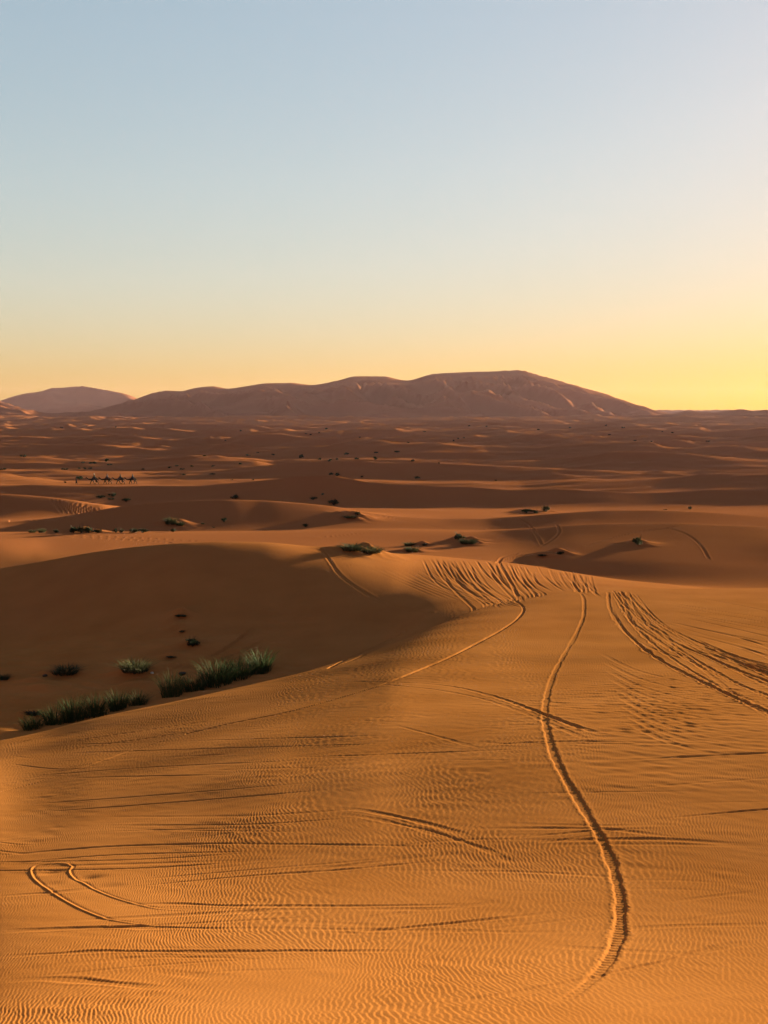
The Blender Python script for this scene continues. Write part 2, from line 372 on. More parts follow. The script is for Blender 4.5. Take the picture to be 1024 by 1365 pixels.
CR = bandnoise(512, 11, .6, 0, 4, 71)
tr_noise = rng.standard_normal(4096)
tr_noise = np.convolve(tr_noise, np.ones(5) / 5, 'same')
def carve(pts, w=.13, depth=.06, berm=.025, tread=0.0, fade=(0, 0), kill=1.0, lip=0.0, rough=.25, step=2.0, seed=0, mod=0.0, crumb=0.0):
    k_ = .45 if step == 2.0 else .55 if step == 1.5 else .7
    depth, berm, lip = depth * k_, berm * k_, lip * k_
    q = spline_px(pts, step)
    G = [ground(a, b) for a, b in q]
    G = [g for g in G if g]
    if len(G) < 3: return
    G = np.array(G)
    # light smoothing in plan
    k = np.ones(5) / 5
    if len(G) > 12:
        Gs = G.copy()
        for a in (0, 1): Gs[2:-2, a] = np.convolve(G[:, a], k, 'valid')
        G = Gs
    seg = np.hypot(np.diff(G[:, 0]), np.diff(G[:, 1]))
    cum = np.concatenate([[0], np.cumsum(seg)]); tot = cum[-1]
    reach = w * 3.2
    r0 = max(0, np.searchsorted(Y, G[:, 1].min() - reach)); r1 = min(NR, np.searchsorted(Y, G[:, 1].max() + reach) + 1)
    uu = G[:, 0] / G[:, 1]; mu = reach / G[:, 1].min()
    c0 = max(0, np.searchsorted(U, uu.min() - mu)); c1 = min(NC, np.searchsorted(U, uu.max() + mu) + 1)
    D = np.full((r1 - r0, c1 - c0), 9e9); LAT = np.zeros_like(D); SS = np.zeros_like(D)
    for i in range(len(G) - 1):
        a, b = G[i], G[i+1]
        if seg[i] < 1e-6 or seg[i] > max(3.0, .12 * a[1]): continue
        ymin, ymax = min(a[1], b[1]) - reach, max(a[1], b[1]) + reach
        ra, rb = max(r0, np.searchsorted(Y, ymin)), min(r1, np.searchsorted(Y, ymax) + 1)
        m = reach / max(ymin, 6)
        ca = max(c0, np.searchsorted(U, min(uu[i], uu[i+1]) - m)); cb = min(c1, np.searchsorted(U, max(uu[i], uu[i+1]) + m) + 1)
        if ra >= rb or ca >= cb: continue
        px = X2[ra:rb, ca:cb] - a[0]; py = Y2[ra:rb, ca:cb] - a[1]
        dx, dy = (b[0]-a[0]) / seg[i], (b[1]-a[1]) / seg[i]
        s = np.clip(px*dx + py*dy, 0, seg[i])
        ex, ey = px - s*dx, py - s*dy
        d = np.hypot(ex, ey); lat = dx*py - dy*px
        sub = (slice(ra-r0, rb-r0), slice(ca-c0, cb-c0))
        better = d < D[sub]
        D[sub] = np.where(better, d, D[sub]); LAT[sub] = np.where(better, lat, LAT[sub]); SS[sub] = np.where(better, s + cum[i], SS[sub])
    ok = D < reach
    if not ok.any(): return
    wob = 1 + rough * np.interp(SS * 9 + 37 * seed, np.arange(4096), tr_noise)
    ww = w * np.clip(wob, .5, 1.6)
    f = np.ones_like(D)
    if fade[0] > 0: f *= smooth(0, fade[0], SS)
    if fade[1] > 0: f *= smooth(0, fade[1], tot - SS)
    if mod: f *= np.clip((1 - .6 * mod) + mod * np.interp(SS * .8 + 11.3 * seed, np.arange(4096), tr_noise), .08, 1.25)
    e = D / ww
    prof = -depth * (1 - smooth(.55, 1.05, e)) + berm * np.exp(-((e - 1.35) / .38) ** 2)
    if tread:
        ph = np.sin(2 * math.pi * SS / .115 + 1.2 * np.abs(LAT) / ww)
        prof += tread * np.clip(ph * 1.8, -1, 1) * (1 - smooth(.35, .75, e))
    if crumb:
        nz = samp(CR, X2[r0:r1, c0:c1] * 110 + 31 * seed, Y2[r0:r1, c0:c1] * 80)
        prof += crumb * nz * np.exp(-((e - 1.0) / .55) ** 2)
    if lip:
        prof += lip * np.exp(-(LAT / (w * .7)) ** 2) * (D < reach) - .5 * lip * np.exp(-((LAT + w * 1.6) / (w * 1.1)) ** 2)
    sub = (slice(r0, r1), slice(c0, c1))
    dZ[sub] += np.where(ok, prof * f, 0)
    RIP[sub] *= np.where(ok, 1 - kill * f * np.exp(-(e / 1.7) ** 2), 1)

# the motorcycle track
carve([(773, 789), (779, 800), (779, 815), (770, 842), (753, 872), (738, 900), (729, 930), (726, 955), (731, 980), (738, 1005), (752, 1035), (770, 1065), (785, 1090), (800, 1115), (813, 1145), (822, 1175), (827, 1205), (826, 1238), (816, 1270), (800, 1294), (775, 1318), (742, 1338), (695, 1358)],
      w=.10, depth=.046, berm=.012, tread=.006, fade=(0, 3.6), rough=.34, mod=.28, crumb=.0035)
# the thin track along the brow
carve([(655, 803), (684, 801), (695, 806), (699, 812), (692, 823), (672, 838), (645, 853), (600, 876), (560, 893), (500, 916), (440, 934), (380, 950), (300, 966), (250, 978)], w=.08, depth=.13, berm=.004, rough=.3, seed=1, mod=.3)
carve([(268, 974), (190, 996), (120, 1020), (60, 1040), (0, 1056), (-40, 1066)], w=.06, depth=.035, berm=0, rough=.3, seed=9, fade=(2, 0))
# across the face of the shaded dune and down its edge
carve([(428, 733), (440, 748), (452, 765), (475, 783), (505, 800), (545, 813), (575, 817)], w=.17, depth=.06, berm=.03, seed=2)
carve([(440, 890), (458, 881), (490, 867), (515, 855), (540, 842)], w=.15, depth=.14, berm=.0, seed=3)
carve([(446, 888), (470, 880), (500, 866), (525, 852)], w=.12, depth=.12, berm=.0, seed=4)
for i, pts in enumerate([[(196, 884), (250, 888), (285, 884), (315, 872), (340, 860), (362, 850)], [(205, 890), (255, 891), (290, 888), (322, 876), (350, 862), (372, 854)],
                         [(240, 884), (270, 878), (300, 866), (325, 848), (345, 832)], [(260, 886), (300, 884), (335, 872), (366, 858)]]):
    carve(pts, w=.17, depth=.22, berm=.14, seed=5 + i, fade=(3, 3))
# old vehicle tracks on the near dune
for i, (pts, w, d) in enumerate([
    ([(455, 909), (540, 910), (600, 915), (660, 929), (720, 950), (775, 970), (820, 984)], .12, .045),
    ([(500, 912), (570, 918), (640, 931), (700, 951), (740, 968), (790, 988)], .10, .03),
    ([(700, 942), (735, 956), (770, 970), (805, 980)], .10, .05),
    ([(425, 1076), (480, 1080), (530, 1089), (580, 1101), (620, 1113), (655, 1125)], .11, .032),
    ([(430, 1084), (470, 1087), (520, 1096), (575, 1110), (625, 1126), (670, 1140)], .08, .026),
    ([(500, 1095), (560, 1104), (615, 1121), (660, 1138), (700, 1160)], .07, .02),
    ([(650, 1121), (700, 1116), (760, 1110), (815, 1106), (905, 1104)], .05, .022),
    ([(670, 1129), (730, 1122), (800, 1113), (850, 1109)], .05, .02),
    ([(-20, 1243), (60, 1239), (150, 1236), (230, 1237), (300, 1238), (400, 1238)], .085, .055),
    ([(300, 1238), (420, 1239), (520, 1240), (610, 1241), (700, 1243), (800, 1242)], .07, .04),
    ([(-20, 1277), (60, 1272), (150, 1268), (280, 1269), (400, 1268), (500, 1268), (590, 1270)], .075, .05),
    ([(-20, 1262), (40, 1250), (100, 1244), (160, 1232), (175, 1226)], .06, .04),
    ([(130, 1206), (220, 1205), (330, 1208), (450, 1208), (560, 1207), (680, 1205)], .06, .028),
    ([(-20, 1196), (40, 1192), (110, 1186), (160, 1178)], .08, .04),
    ([(120, 1188), (220, 1178), (330, 1168), (450, 1160), (560, 1150), (640, 1143)], .05, .022),
    ([(150, 1176), (260, 1166), (380, 1156), (500, 1146), (590, 1137)], .05, .018),
    ([(1040, 1256), (985, 1259), (930, 1270), (880, 1284), (830, 1294), (780, 1306), (700, 1322), (600, 1338), (520, 1350)], .09, .04),
    ([(1040, 1210), (960, 1220), (880, 1230), (835, 1228)], .08, .03),
    ([(840, 1203), (800, 1200), (740, 1204), (700, 1210)], .06, .03),
    ([(1040, 1185), (950, 1195), (870, 1205)], .06, .02),
    ([(1040, 1320), (940, 1328), (840, 1345), (760, 1362)], .08, .022),
    ([(180, 1290), (260, 1300), (340, 1305)], .10, .03),
    ([(-20, 1310), (60, 1305), (160, 1312), (260, 1322)], .08, .025),
    ([(-20, 1000), (20, 991), (50, 984), (78, 975)], .13, .07),
    ([(520, 965), (570, 978), (620, 992), (650, 1000)], .07, .028),
    ([(430, 1000), (520, 985), (580, 988)], .05, .015),
    ]):
    carve(pts, w=w, depth=d * .9, berm=d * .4, seed=11 + i, fade=(1.6, 1.6), kill=.3, rough=.4, mod=.6)
# raised crescents left by a turning wheel
carve([(300, 1236), (225, 1235), (150, 1227), (112, 1214), (85, 1200), (58, 1182), (43, 1169), (40, 1160), (46, 1154), (60, 1152), (80, 1151), (100, 1154)], w=.026, depth=0, berm=0, lip=.026, fade=(1.8, .5), kill=.35, seed=50, rough=.4)
carve([(330, 1212), (270, 1214), (215, 1212), (180, 1205), (142, 1193), (112, 1178), (93, 1166), (91, 1160), (97, 1156), (85, 1151)], w=.024, depth=0, berm=0, lip=.024, fade=(1.8, .25), kill=.35, seed=51, rough=.4)
# bundle of tracks on the right
right = [[(811, 790), (812, 806), (822, 828), (848, 856), (882, 881), (930, 906), (980, 930), (1050, 962)],
         [(815, 789), (824, 802), (842, 830), (870, 858), (905, 884), (950, 910), (1050, 955)],
         [(818, 788), (834, 808), (866, 838), (900, 862), (950, 893), (1050, 945)],
         [(822, 788), (840, 812), (872, 836), (912, 858), (960, 884), (1050, 928)],
         [(826, 788), (838, 800), (858, 828), (890, 852), (940, 874), (990, 896), (1050, 918)],
         [(832, 788), (850, 806), (880, 832), (920, 852), (970, 876), (1050, 906)],
         [(829, 788), (834, 806), (840, 826), (866, 846), (905, 872), (960, 902), (1050, 938)],
         [(836, 789), (862, 820), (896, 846), (940, 868), (1050, 912)]]
for i, pts in enumerate(right):
    pts = pts + [(1180, 2 * pts[-1][1] - pts[-2][1] + 30)]
    carve(pts, w=.085 + .02 * (i in (0, 4, 6)), depth=(.062, .03, .044, .032, .058, .028, .04, .024)[i], berm=.022, seed=60 + i, kill=.8, rough=.5, mod=.5, crumb=.006)
    carve([(a + 5 + i, b + 3.5) for a, b in pts], w=.06, depth=.024, berm=.010, seed=70 + i, kill=.5, rough=.5, mod=.6)
for i, pts in enumerate([[(822, 800), (850, 818), (905, 836), (960, 852), (1170, 898)], [(815, 812), (838, 846), (890, 872), (960, 890), (1050, 902)], [(880, 838), (905, 866), (950, 902), (1000, 940), (1050, 968)]]):
    carve(pts, w=.07, depth=.035, berm=.014, seed=310 + i, kill=.5, rough=.5, mod=.6, fade=(2, 0))
ft = np.random.default_rng(63)
for i in range(58):       # faint old tracks and streaks across the near dune
    if i < 40: x0, y0, ln, rise = ft.uniform(-60, 480), ft.uniform(985, 1300), ft.uniform(150, 480), ft.uniform(-14, 52)
    else: x0, y0, ln, rise = ft.uniform(560, 900), ft.uniform(960, 1260), ft.uniform(120, 360), ft.uniform(-22, 26)
    bend = ft.uniform(-9, 9)
    pts = [(x0, y0), (x0 + ln * .5, y0 - rise * .5 + bend), (x0 + ln, y0 - rise)]
    dd = .010 + .022 * ft.random() ** 2
    carve(pts, w=ft.uniform(.035, .07), depth=dd, berm=dd * .4, seed=330 + i, kill=.1, rough=.4, mod=.8, fade=(2, 2))
    if ft.random() < .5:
        carve([(a, b + 7 + y0 * .004) for a, b in pts], w=.04, depth=dd * .8, berm=dd * .3, seed=400 + i, kill=.1, rough=.4, mod=.8, fade=(2, 2))
for i in range(16):       # worn bundle farther down
    a = 905 + i * 7.5; y0 = 845 + i * 4.0 + rng.uniform(-4, 4)
    carve([(a, y0), (a + 70, y0 + 26 + rng.uniform(-4, 4)), (a + 170, y0 + 58 + rng.uniform(-8, 8))], w=.085, depth=.045, berm=.03, seed=80 + i, fade=(2.5, 0), kill=.7, rough=.4)
for i in range(15):       # faint parallel tracks beyond
    y0 = 793 + i * 5.2
    xs = 880 + i * 2 + rng.uniform(-25, 25)
    carve([(xs, y0), (xs + 70, y0 + 11 + i * .7), (1060, y0 + 30 + i * 1.6)], w=.12, depth=.022 + .02 * rng.random(), berm=.016, seed=100 + i, fade=(4, 0), kill=.4)
for i in range(9):        # faint swathe on the middle of the near dune
    y0 = 868 + i * 11
    carve([(795 + i * 4, y0), (850 + i * 3, y0 + 26), (930, y0 + 44), (1050, y0 + 60)], w=.09, depth=.013, berm=.008, seed=120 + i, fade=(3, 3), kill=.3)
# fan of tracks on the lit saddle
fr_ = np.random.default_rng(61)
for i in range(74):
    a = fr_.uniform(.06, .40) if i < 17 else fr_.random() ** .8
    xs = 556 + 240 * a + fr_.uniform(-4, 4); ys = 742 + 14 * a + 14 * fr_.random() ** 2 + max(0, (xs - 690) * .12)
    xe = 634 + 172 * a + fr_.uniform(-12, 14); ye = 817 - 22 * min(1, a * 1.6) + 3
    q_ = fr_.uniform(.55, 1.0)
    xe, ye = xs + (xe - xs) * q_, ys + (ye - ys) * q_
    xm = xs + (xe - xs) * fr_.uniform(.28, .40); ym = ys + (ye - ys) * fr_.uniform(.46, .56)
    big = fr_.random() if i >= 17 else fr_.uniform(.5, 1)
    carve([(xs, ys), (xm, ym), (xe, ye)], w=.07 + .04 * big, depth=.012 + .034 * big ** 2, berm=.008 + .008 * big, seed=140 + i, fade=(4, 4), step=1.5, rough=.35)
for i in range(10):
    xs = 470 + i * 14; ys = 742 + i * 1.5
    carve([(xs, ys + 6), (xs + 50, ys + 28 + i), (xs + 120, ys + 58)], w=.09, depth=.014 + .014 * rng.random(), berm=.010, seed=180 + i, fade=(5, 3), step=1.5)
carve([(665, 747), (667, 753), (676, 768), (684, 782), (690, 795)], w=.13, depth=.08, berm=.03, seed=200)
carve([(690, 738), (668, 744), (663, 751)], w=.15, depth=.08, berm=.04, seed=201)
for i in range(7):
    carve([(640 + 6*i, 751 - i * 1.4), (690 + 6*i, 744 - i * 1.2), (735, 738 + i * .8)], w=.14, depth=.03, berm=.02, seed=205 + i, fade=(3, 3), step=1.5)
# farther tracks
for i, pts in enumerate([[(690, 690), (706, 700), (716, 714), (722, 726)], [(742, 700), (746, 708), (738, 718), (722, 728)], [(600, 712), (640, 706), (690, 700), (730, 690)],
                         [(520, 706), (470, 712), (420, 716), (330, 716)], [(780, 728), (820, 716), (860, 708), (900, 703)], [(890, 704), (915, 712), (935, 728), (945, 745)],
                         [(0, 716), (80, 716), (180, 720), (230, 724)], [(60, 712), (160, 716), (260, 721)], [(480, 683), (520, 690), (560, 698), (590, 704)]]):
    carve(pts, w=.14, depth=.045, berm=.02, seed=220 + i, step=1.0, rough=.4)
for i in range(9):
    x0 = 68 + i * 5
    carve([(x0, 667 + i * .6), (x0 + 8, 675), (x0 + 14 + i, 683)], w=.22, depth=.09, berm=.05, seed=240 + i, step=1.0)
carve([(0, 694), (60, 693), (100, 686), (150, 676)], w=.25, depth=.10, berm=.05, seed=250, step=1.0)
carve([(-20, 928), (40, 931), (70, 935), (82, 940)], w=.12, depth=.07, berm=.03, seed=251)
carve([(80, 926), (95, 927), (120, 931)], w=.10, depth=.06, berm=.03, seed=252)

# footprints and churned sand on the right of the near dune
mes = bandnoise(1024, 26, .5, math.pi / 2 + .25, .45, 41)
mes2 = bandnoise(1024, 16, .6, math.pi / 2 - .3, .6, 42)
m1 = samp(mes, X2 * 40, Y2 * 30)
m2 = samp(mes2, X2 * 36 + 90, Y2 * 26)
patch = np.exp(-(((X2 / W[:, None] - .27) / .12) ** 2 + ((Y2 - 31) / 7.5) ** 2)).astype(np.float32)
patch2 = np.exp(-(((X2 / W[:, None] - .05) / .30) ** 2 + ((Y2 - 24.5) / 6) ** 2)).astype(np.float32)
lowf = samp(bandnoise(512, 64, .6, 0, 4, 43), X2 * 14, Y2 * 14)
near = (smooth(8, 11, Y2) * (1 - smooth(60, 78, Y2))).astype(np.float32)
dZ += near * (patch * .005 * (m1 + m2) + patch2 * .0022 * m1 + (.0006 + .0005 * np.clip(lowf, 0, 2)) * m2)

bowl = (np.exp(-((Y2 - 64) / 12) ** 2) * smooth(-.02, -.10, X2 / W[:, None])).astype(np.float32)
dZ += bowl * (.030 * samp(mes2, X2 * 12, Y2 * 9) + .02 * samp(mes, X2 * 9, Y2 * 9))
# wind ripples, about 7 cm from crest to crest
rip = phasenoise(4096, 8.0, .20, .10, .24, 51)      # 4096 cells of 0.9 cm
wx = samp(bandnoise(512, 40, .6, 0, 4, 52), X2 * 8, Y2 * 8); wy = samp(bandnoise(512, 60, .6, 0, 4, 53), X2 * 8, Y2 * 8)
skew = -.22 * smooth(-4, 6, X2)
xr = X2 + .10 * wx + skew * Y2; yr = Y2 + .10 * wy
r = ripple(rip, xr / .0053, yr / .0053)
rip2 = phasenoise(2048, 9.0, .25, .25, .35, 54)
r2 = ripple(rip2, xr / .0105 + 50, yr / .0105)     # longer ones that still show farther off
amp = .00145 * (1 - smooth(24, 50, Y2)) * smooth(6, 9, Y2) * np.clip(.95 + .22 * lowf + .15 * wx, .35, 1.4)
amp2 = .0024 * smooth(22, 46, Y2) * (1 - smooth(75, 120, Y2))
dZ += RIP * (np.clip(amp, 0, None) * r + amp2 * r2)

# small hummocks where plants hold the sand
MOUNDS = [(66, 1163, -.035, .15), (92, 1164, .006, .1), (116, 1170, -.03, .17), (140, 1182, -.015, .2), (70, 1178, -.012, .2),
          (88, 897, .34, 1.0), (182, 893, .26, 1.1), (40, 911, .22, .8), (62, 917, .18, .8), (170, 902, .2, .8), (176, 914, .22, .7), (8, 906, .25, .6), (35, 953, .15, .5),
          (240, 820, .32, .75), (236, 826, .2, .6), (238, 836, .22, .6), (246, 843, .22, .5), (256, 859, .3, .9), (230, 875, .2, .6), (244, 899, .18, .4), (60, 901, .15, .35),
          (470, 736, .5, 1.5), (497, 737, .4, 1.3), (549, 735, .35, 1.2), (562, 727, .3, 1.0), (615, 722, .5, 1.4), (628, 726, .35, 1.3), (725, 741, .3, 1.1), (747, 740, .35, 1.0), (851, 726, .35, 1.3),
          (470, 690, .7, 2.2), (108, 710, .5, 2.4), (230, 700, .6, 2.2), (707, 684, .6, 2.5), (728, 683, .5, 2.0)]
for px, py, h, rad in MOUNDS:
    g = ground(px, py, ymin=47 if py < 990 else 7)
    if not g: continue
    m = (np.abs(Y - g[1]) < 4 * rad)
    d2 = ((X2[m] - g[0]) / (rad * 1.3)) ** 2 + ((Y2[m] - g[1]) / rad) ** 2
    dZ[m] += h * np.exp(-d2) * (1 + .3 * samp(mes2, X2[m] * 8, Y2[m] * 8))
Z = Z + dZ

def sheet(name, j0, j1, mat):
    V = np.stack([X2[j0:j1], Y2[j0:j1], Z[j0:j1]], -1).reshape(-1, 3)
    n = j1 - j0
    i = (np.arange(n - 1)[:, None] * NC + np.arange(NC - 1)[None, :])
    quads = np.stack([i, i + 1, i + 1 + NC, i + NC], -1).reshape(-1, 4)
    me = mesh_np(name, V, quads=quads)
    return tag(link_mesh(name, me, mat), kind='structure')
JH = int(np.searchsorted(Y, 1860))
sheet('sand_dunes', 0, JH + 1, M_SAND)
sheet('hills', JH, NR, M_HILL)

# ------------------------------------------------------------------ plants
def blades(n, rad, h, seed, lean=.55, wid=.008, spread=.5):
    g = np.random.default_rng(seed)
    V, Q, T = [], [], []
    for k in range(n):
        a = g.uniform(0, 2 * math.pi); r = rad * math.sqrt(g.random()) * .75
        bx, by = r * math.cos(a), r * math.sin(a)
        da = a + g.normal(0, .9)
        ln = h * g.uniform(.25, 1.1) ** .8 * (1 - .4 * (r / rad) ** 2)
        out = lean * (.25 + .9 * r / rad) * g.uniform(.4, 1.3)
        dx, dy = math.cos(da) * out, math.sin(da) * out
        nx, ny = -math.sin(da + g.normal(0, 1)), math.cos(da + g.normal(0, 1))
        w0 = wid * g.uniform(.7, 1.4)
        b = len(V)
        for s in (0, .4, .75):
            px = bx + dx * ln * s ** 1.7; py = by + dy * ln * s ** 1.7; pz = ln * (s - .22 * out * s * s) - .05 * (s == 0)
            w = w0 * (1 - .55 * s)
            V += [(px - nx * w, py - ny * w, pz), (px + nx * w, py + ny * w, pz)]
        V.append((bx + dx * ln, by + dy * ln, ln * (1 - .25 * out)))
        Q += [(b, b+1, b+3, b+2), (b+2, b+3, b+5, b+4)]; T.append((b+4, b+5, b+6))
    return mesh_np('blades', np.array(V), quads=np.array(Q), tris=np.array(T), smooth=False)

def leaves(n, rad, h, seed, size=.05, lumps=5):
    g = np.random.default_rng(seed)
    cs = [(g.normal(0, rad * .42), g.normal(0, rad * .42), h * g.uniform(.18, .58), rad * g.uniform(.35, .62)) for _ in range(lumps)]
    V, Q = [], []
    for k in range(n):
        c = cs[g.integers(lumps)]
        v = g.normal(0, 1, 3); v /= np.linalg.norm(v); v *= g.random() ** .45
        p = np.array([c[0] + v[0] * c[3], c[1] + v[1] * c[3], max(.02, c[2] + v[2] * min(c[3], h * .42))])
        a = g.normal(0, 1, 3); a /= np.linalg.norm(a); b = np.cross(a, g.normal(0, 1, 3)); b /= np.linalg.norm(b)
        s = size * g.uniform(.5, 1.3)
        i = len(V)
        V += [p - a * s, p + b * s * .45, p + a * s, p - b * s * .45]; Q.append((i, i+1, i+2, i+3))
    return mesh_np('leaves', np.array(V), quads=np.array(Q), smooth=False)

def twigs(n, rad, h, seed, th=.008):
    g = np.random.default_rng(seed); V, Q = [], []
    for k in range(n):
        a = g.uniform(0, 2*math.pi); r = rad * g.uniform(.3, .95)
        p0 = np.array([g.normal(0, .06*rad), g.normal(0, .06*rad), -.04]); p2 = np.array([r*math.cos(a), r*math.sin(a), h*g.uniform(.4, 1.0)])
        p1 = (p0 + p2) / 2 + np.array([0, 0, .12*h]) + g.normal(0, .06*rad, 3)
        i = len(V)
        for p, t in ((p0, th), (p1, th*.7), (p2, th*.3)):
            V += [p + (t, 0, 0), p + (-t*.5, t*.87, 0), p + (-t*.5, -t*.87, 0)]
        for s in (0, 3):
            for e in range(3): Q.append((i+s+e, i+s+(e+1) % 3, i+s+3+(e+1) % 3, i+s+3+e))
    return mesh_np('twigs', np.array(V), quads=np.array(Q), smooth=False)

def setm(me, mat): me.materials.append(mat); return me
# unit plants: radius 0.5, height 1
GRASS = [setm(blades(300, .5, 1.08, 300 + i, .8, .008), M_GREEN) for i in range(3)]
GRASS_DRY = [setm(blades(34, .5, 1.05, 310 + i, .8, .006), M_DRY) for i in range(2)]
TUFT = [setm(blades(300, .5, .85, 320 + i, 1.0, .011), M_SHRUB) for i in range(2)]
TUFT_DRY = [setm(blades(140, .52, 1.0, 330 + i, .95, .009), M_DRY) for i in range(2)]
TUFT_PALE = [setm(blades(300, .5, .95, 325 + i, 1.0, .011), M_OLIVE) for i in range(2)]
BUSH = [setm(leaves(620, .42, 1.0, 340 + i, .075, 7), M_SHRUB) for i in range(4)]
BUSH_OLIVE = [setm(leaves(560, .42, 1.0, 350 + i, .075, 7), M_OLIVE) for i in range(2)]
TWIGS = [setm(twigs(26, .5, 1.0, 360 + i, .014), M_TWIG) for i in range(2)]
SPECK = [setm(leaves(200, .45, .95, 370 + i, .14, 5), M_SHRUB) for i in range(4)]

NPL = 0
def plant(kind, px, py, hpx, wpx, label, group=None, ymin=47):
    """base at the ground seen at (px, py); height and width taken from the picture at that distance"""
    global NPL
    g = ground(px, py, ymin=ymin)
    if g is None: print('no ground', px, py); return
    m_ = g[1] / F
    h, w = hpx * m_, wpx * m_
    z = zat(g[0], g[1]) - .02
    i = NPL; NPL += 1
    kids = []
    if kind == 'grass':
        o = link_mesh('grass_clump', GRASS[i % 3]); kids = [('dry_stalks', GRASS_DRY[i % 2])]; cat = 'grass clump'
    elif kind == 'tuft':
        o = link_mesh('grass_tuft', TUFT[i % 2]); kids = [('dry_stalks', TUFT_DRY[i % 2])]; cat = 'grass tuft'
    elif kind == 'pale':
        o = link_mesh('grass_tuft', TUFT_PALE[i % 2]); kids = [('dry_stalks', TUFT_DRY[i % 2])]; cat = 'grass tuft'
    elif kind == 'bush':
        o = link_mesh('desert_shrub', BUSH[i % 4]); kids = [('twigs', TWIGS[i % 2])]; cat = 'shrub'
    elif kind == 'olive':
        o = link_mesh('desert_shrub', BUSH_OLIVE[i % 2]); kids = [('twigs', TWIGS[i % 2])]; cat = 'shrub'
    else:
        o = link_mesh('desert_shrub', SPECK[i % 4]); cat = 'shrub'
    o.location = (g[0], g[1], z); o.rotation_euler = (0, 0, i * 2.399)
    wd = max(w, .15); o.scale = (wd, wd, h)
    tag(o, label, cat, group)
    for n_, me in kids:
        link_mesh(n_, me, None, o)
    return o

GB = 'green grass clumps along the foot of the near dune'
plant('grass', 44, 971, 20, 34, 'low green grass clump at the left end of the grassy strip', GB)
plant('grass', 73, 966, 30, 34, 'green grass clump just right of the low left-end clump', GB)
plant('grass', 98, 961, 40, 36, 'tall dark green grass clump in the left half of the strip', GB)
plant('grass', 127, 954, 34, 40, 'broad green grass clump between the tall left clump and the gap', GB)
plant('grass', 157, 946, 32, 30, 'upright feathery grass clump right of the first gap in the strip', GB)
plant('grass', 184, 940, 21, 34, 'short green grass clump hugging the sand edge mid strip', GB)
plant('grass', 229, 929, 40, 36, 'bushy green grass clump standing apart in the middle of the strip', GB)
plant('grass', 259, 920, 25, 40, 'low grass clump filling the dip right of the bushy middle clump', GB)
plant('grass', 290, 911, 38, 50, 'wide dark grass clump in the right half of the strip', GB)
plant('grass', 318, 903, 30, 46, 'dense dark green grass clump next to the right-end clump', GB)
plant('grass', 347, 897, 38, 38, 'tall dark grass clump at the right end of the grassy strip', GB)
HB = 'tufts on the floor of the shaded hollow'
plant('tuft', 87, 897, 15, 40, 'dark spreading tuft on a sand hummock left in the shaded hollow', HB)
plant('pale', 180, 894, 20, 42, 'wispy dry-topped tuft on a hummock behind the grassy strip', HB)
plant('tuft', 5, 905, 9, 18, 'small dark tuft at the left picture edge in the hollow', HB)
plant('bush', 257, 861, 15, 24, 'round dark shrub halfway up the shaded dune face', None)
plant('speck', 240, 822, 5, 22, 'flat dark scrub highest on the shaded dune face', None)
plant('speck', 245, 842, 4, 12, 'tiny dark scrub just above the round shrub on the dune face', None)
plant('speck', 230, 876, 3, 16, 'flat dark scrub below the round shrub on the dune face', None)
FB = 'plants in the valley behind the shaded dune'
plant('tuft', 469, 733, 14, 30, 'domed tuft on the lit crest, left of its yellow neighbour', FB)
plant('pale', 494, 736, 11, 34, 'yellowish dry tuft on the lit crest beside the domed tuft', FB)
plant('pale', 549, 735, 9, 20, 'pale low tuft between the yellow tuft and the dark valley shrub', FB)
plant('tuft', 546, 727, 7, 16, 'faint dark tuft just behind the pale low tuft', FB)
plant('speck', 567, 727, 4, 12, 'small flat scrub right of the faint dark tuft', FB)
plant('bush', 611, 719, 12, 15, 'round dark shrub on the shaded slope above the lit saddle', FB)
plant('tuft', 624, 724, 9, 26, 'spreading dark tuft right of the round valley shrub', FB)
plant('speck', 724, 741, 4, 16, 'flat dark scrub on the slope above the fan of tracks', FB)
plant('bush', 747, 739, 6, 12, 'little dark shrub right of the flat scrub above the tracks', FB)
plant('olive', 850, 726, 14, 19, 'lone olive shrub on the shaded dune face at right', None)
VB = 'plants along the foot of the left middle dune'
plant('pale', 43, 710, 6, 10, 'pale sparse tuft first from the left along the lit valley edge', VB)
plant('pale', 56, 710, 8, 10, 'pale tall tuft second from the left along the lit valley edge', VB)
plant('bush', 75, 710, 6, 9, 'small dark shrub third from the left along the valley edge', VB)
plant('bush', 98, 710, 12, 14, 'dark green shrub left of the pale bush at the valley edge', VB)
plant('olive', 108, 710, 14, 13, 'pale olive bush between two dark shrubs at the valley edge', VB)
plant('bush', 118, 710, 13, 13, 'blackish shrub right of the pale olive bush', VB)
plant('bush', 130, 710, 7, 13, 'low dark shrub trailing right of the blackish shrub', VB)
plant('bush', 154, 710, 9, 7, 'slim dark shrub alone in the gap of the valley edge', VB)
plant('olive', 162, 710, 8, 8, 'small olive shrub right of the slim dark one', VB)
plant('bush', 178, 710, 8, 14, 'low dark green shrub left in the last pair of the valley edge', VB)
plant('bush', 191, 710, 8, 15, 'wide dark shrub right in the last pair of the valley edge', VB)
MB = 'shrubs on the face of the left middle dune'
plant('tuft', 228, 698, 13, 18, 'feathery dark shrub leftmost on the middle dune face', MB)
plant('tuft', 240, 700, 7, 12, 'low tuft right beside the feathery shrub on the dune face', MB)
plant('bush', 231, 709, 7, 8, 'small shrub at the foot of the face below the feathery shrub', MB)
plant('bush', 299, 696, 9, 8, 'upright dark shrub in the middle of the dune face', MB)
plant('speck', 270, 699, 3, 5, 'tiny scrub left of the upright shrub on the dune face', MB)
plant('speck', 284, 703, 2, 6, 'flat scrub below left of the upright shrub', MB)
plant('bush', 407, 702, 6, 8, 'small lone shrub low on the right of the dune face', MB)
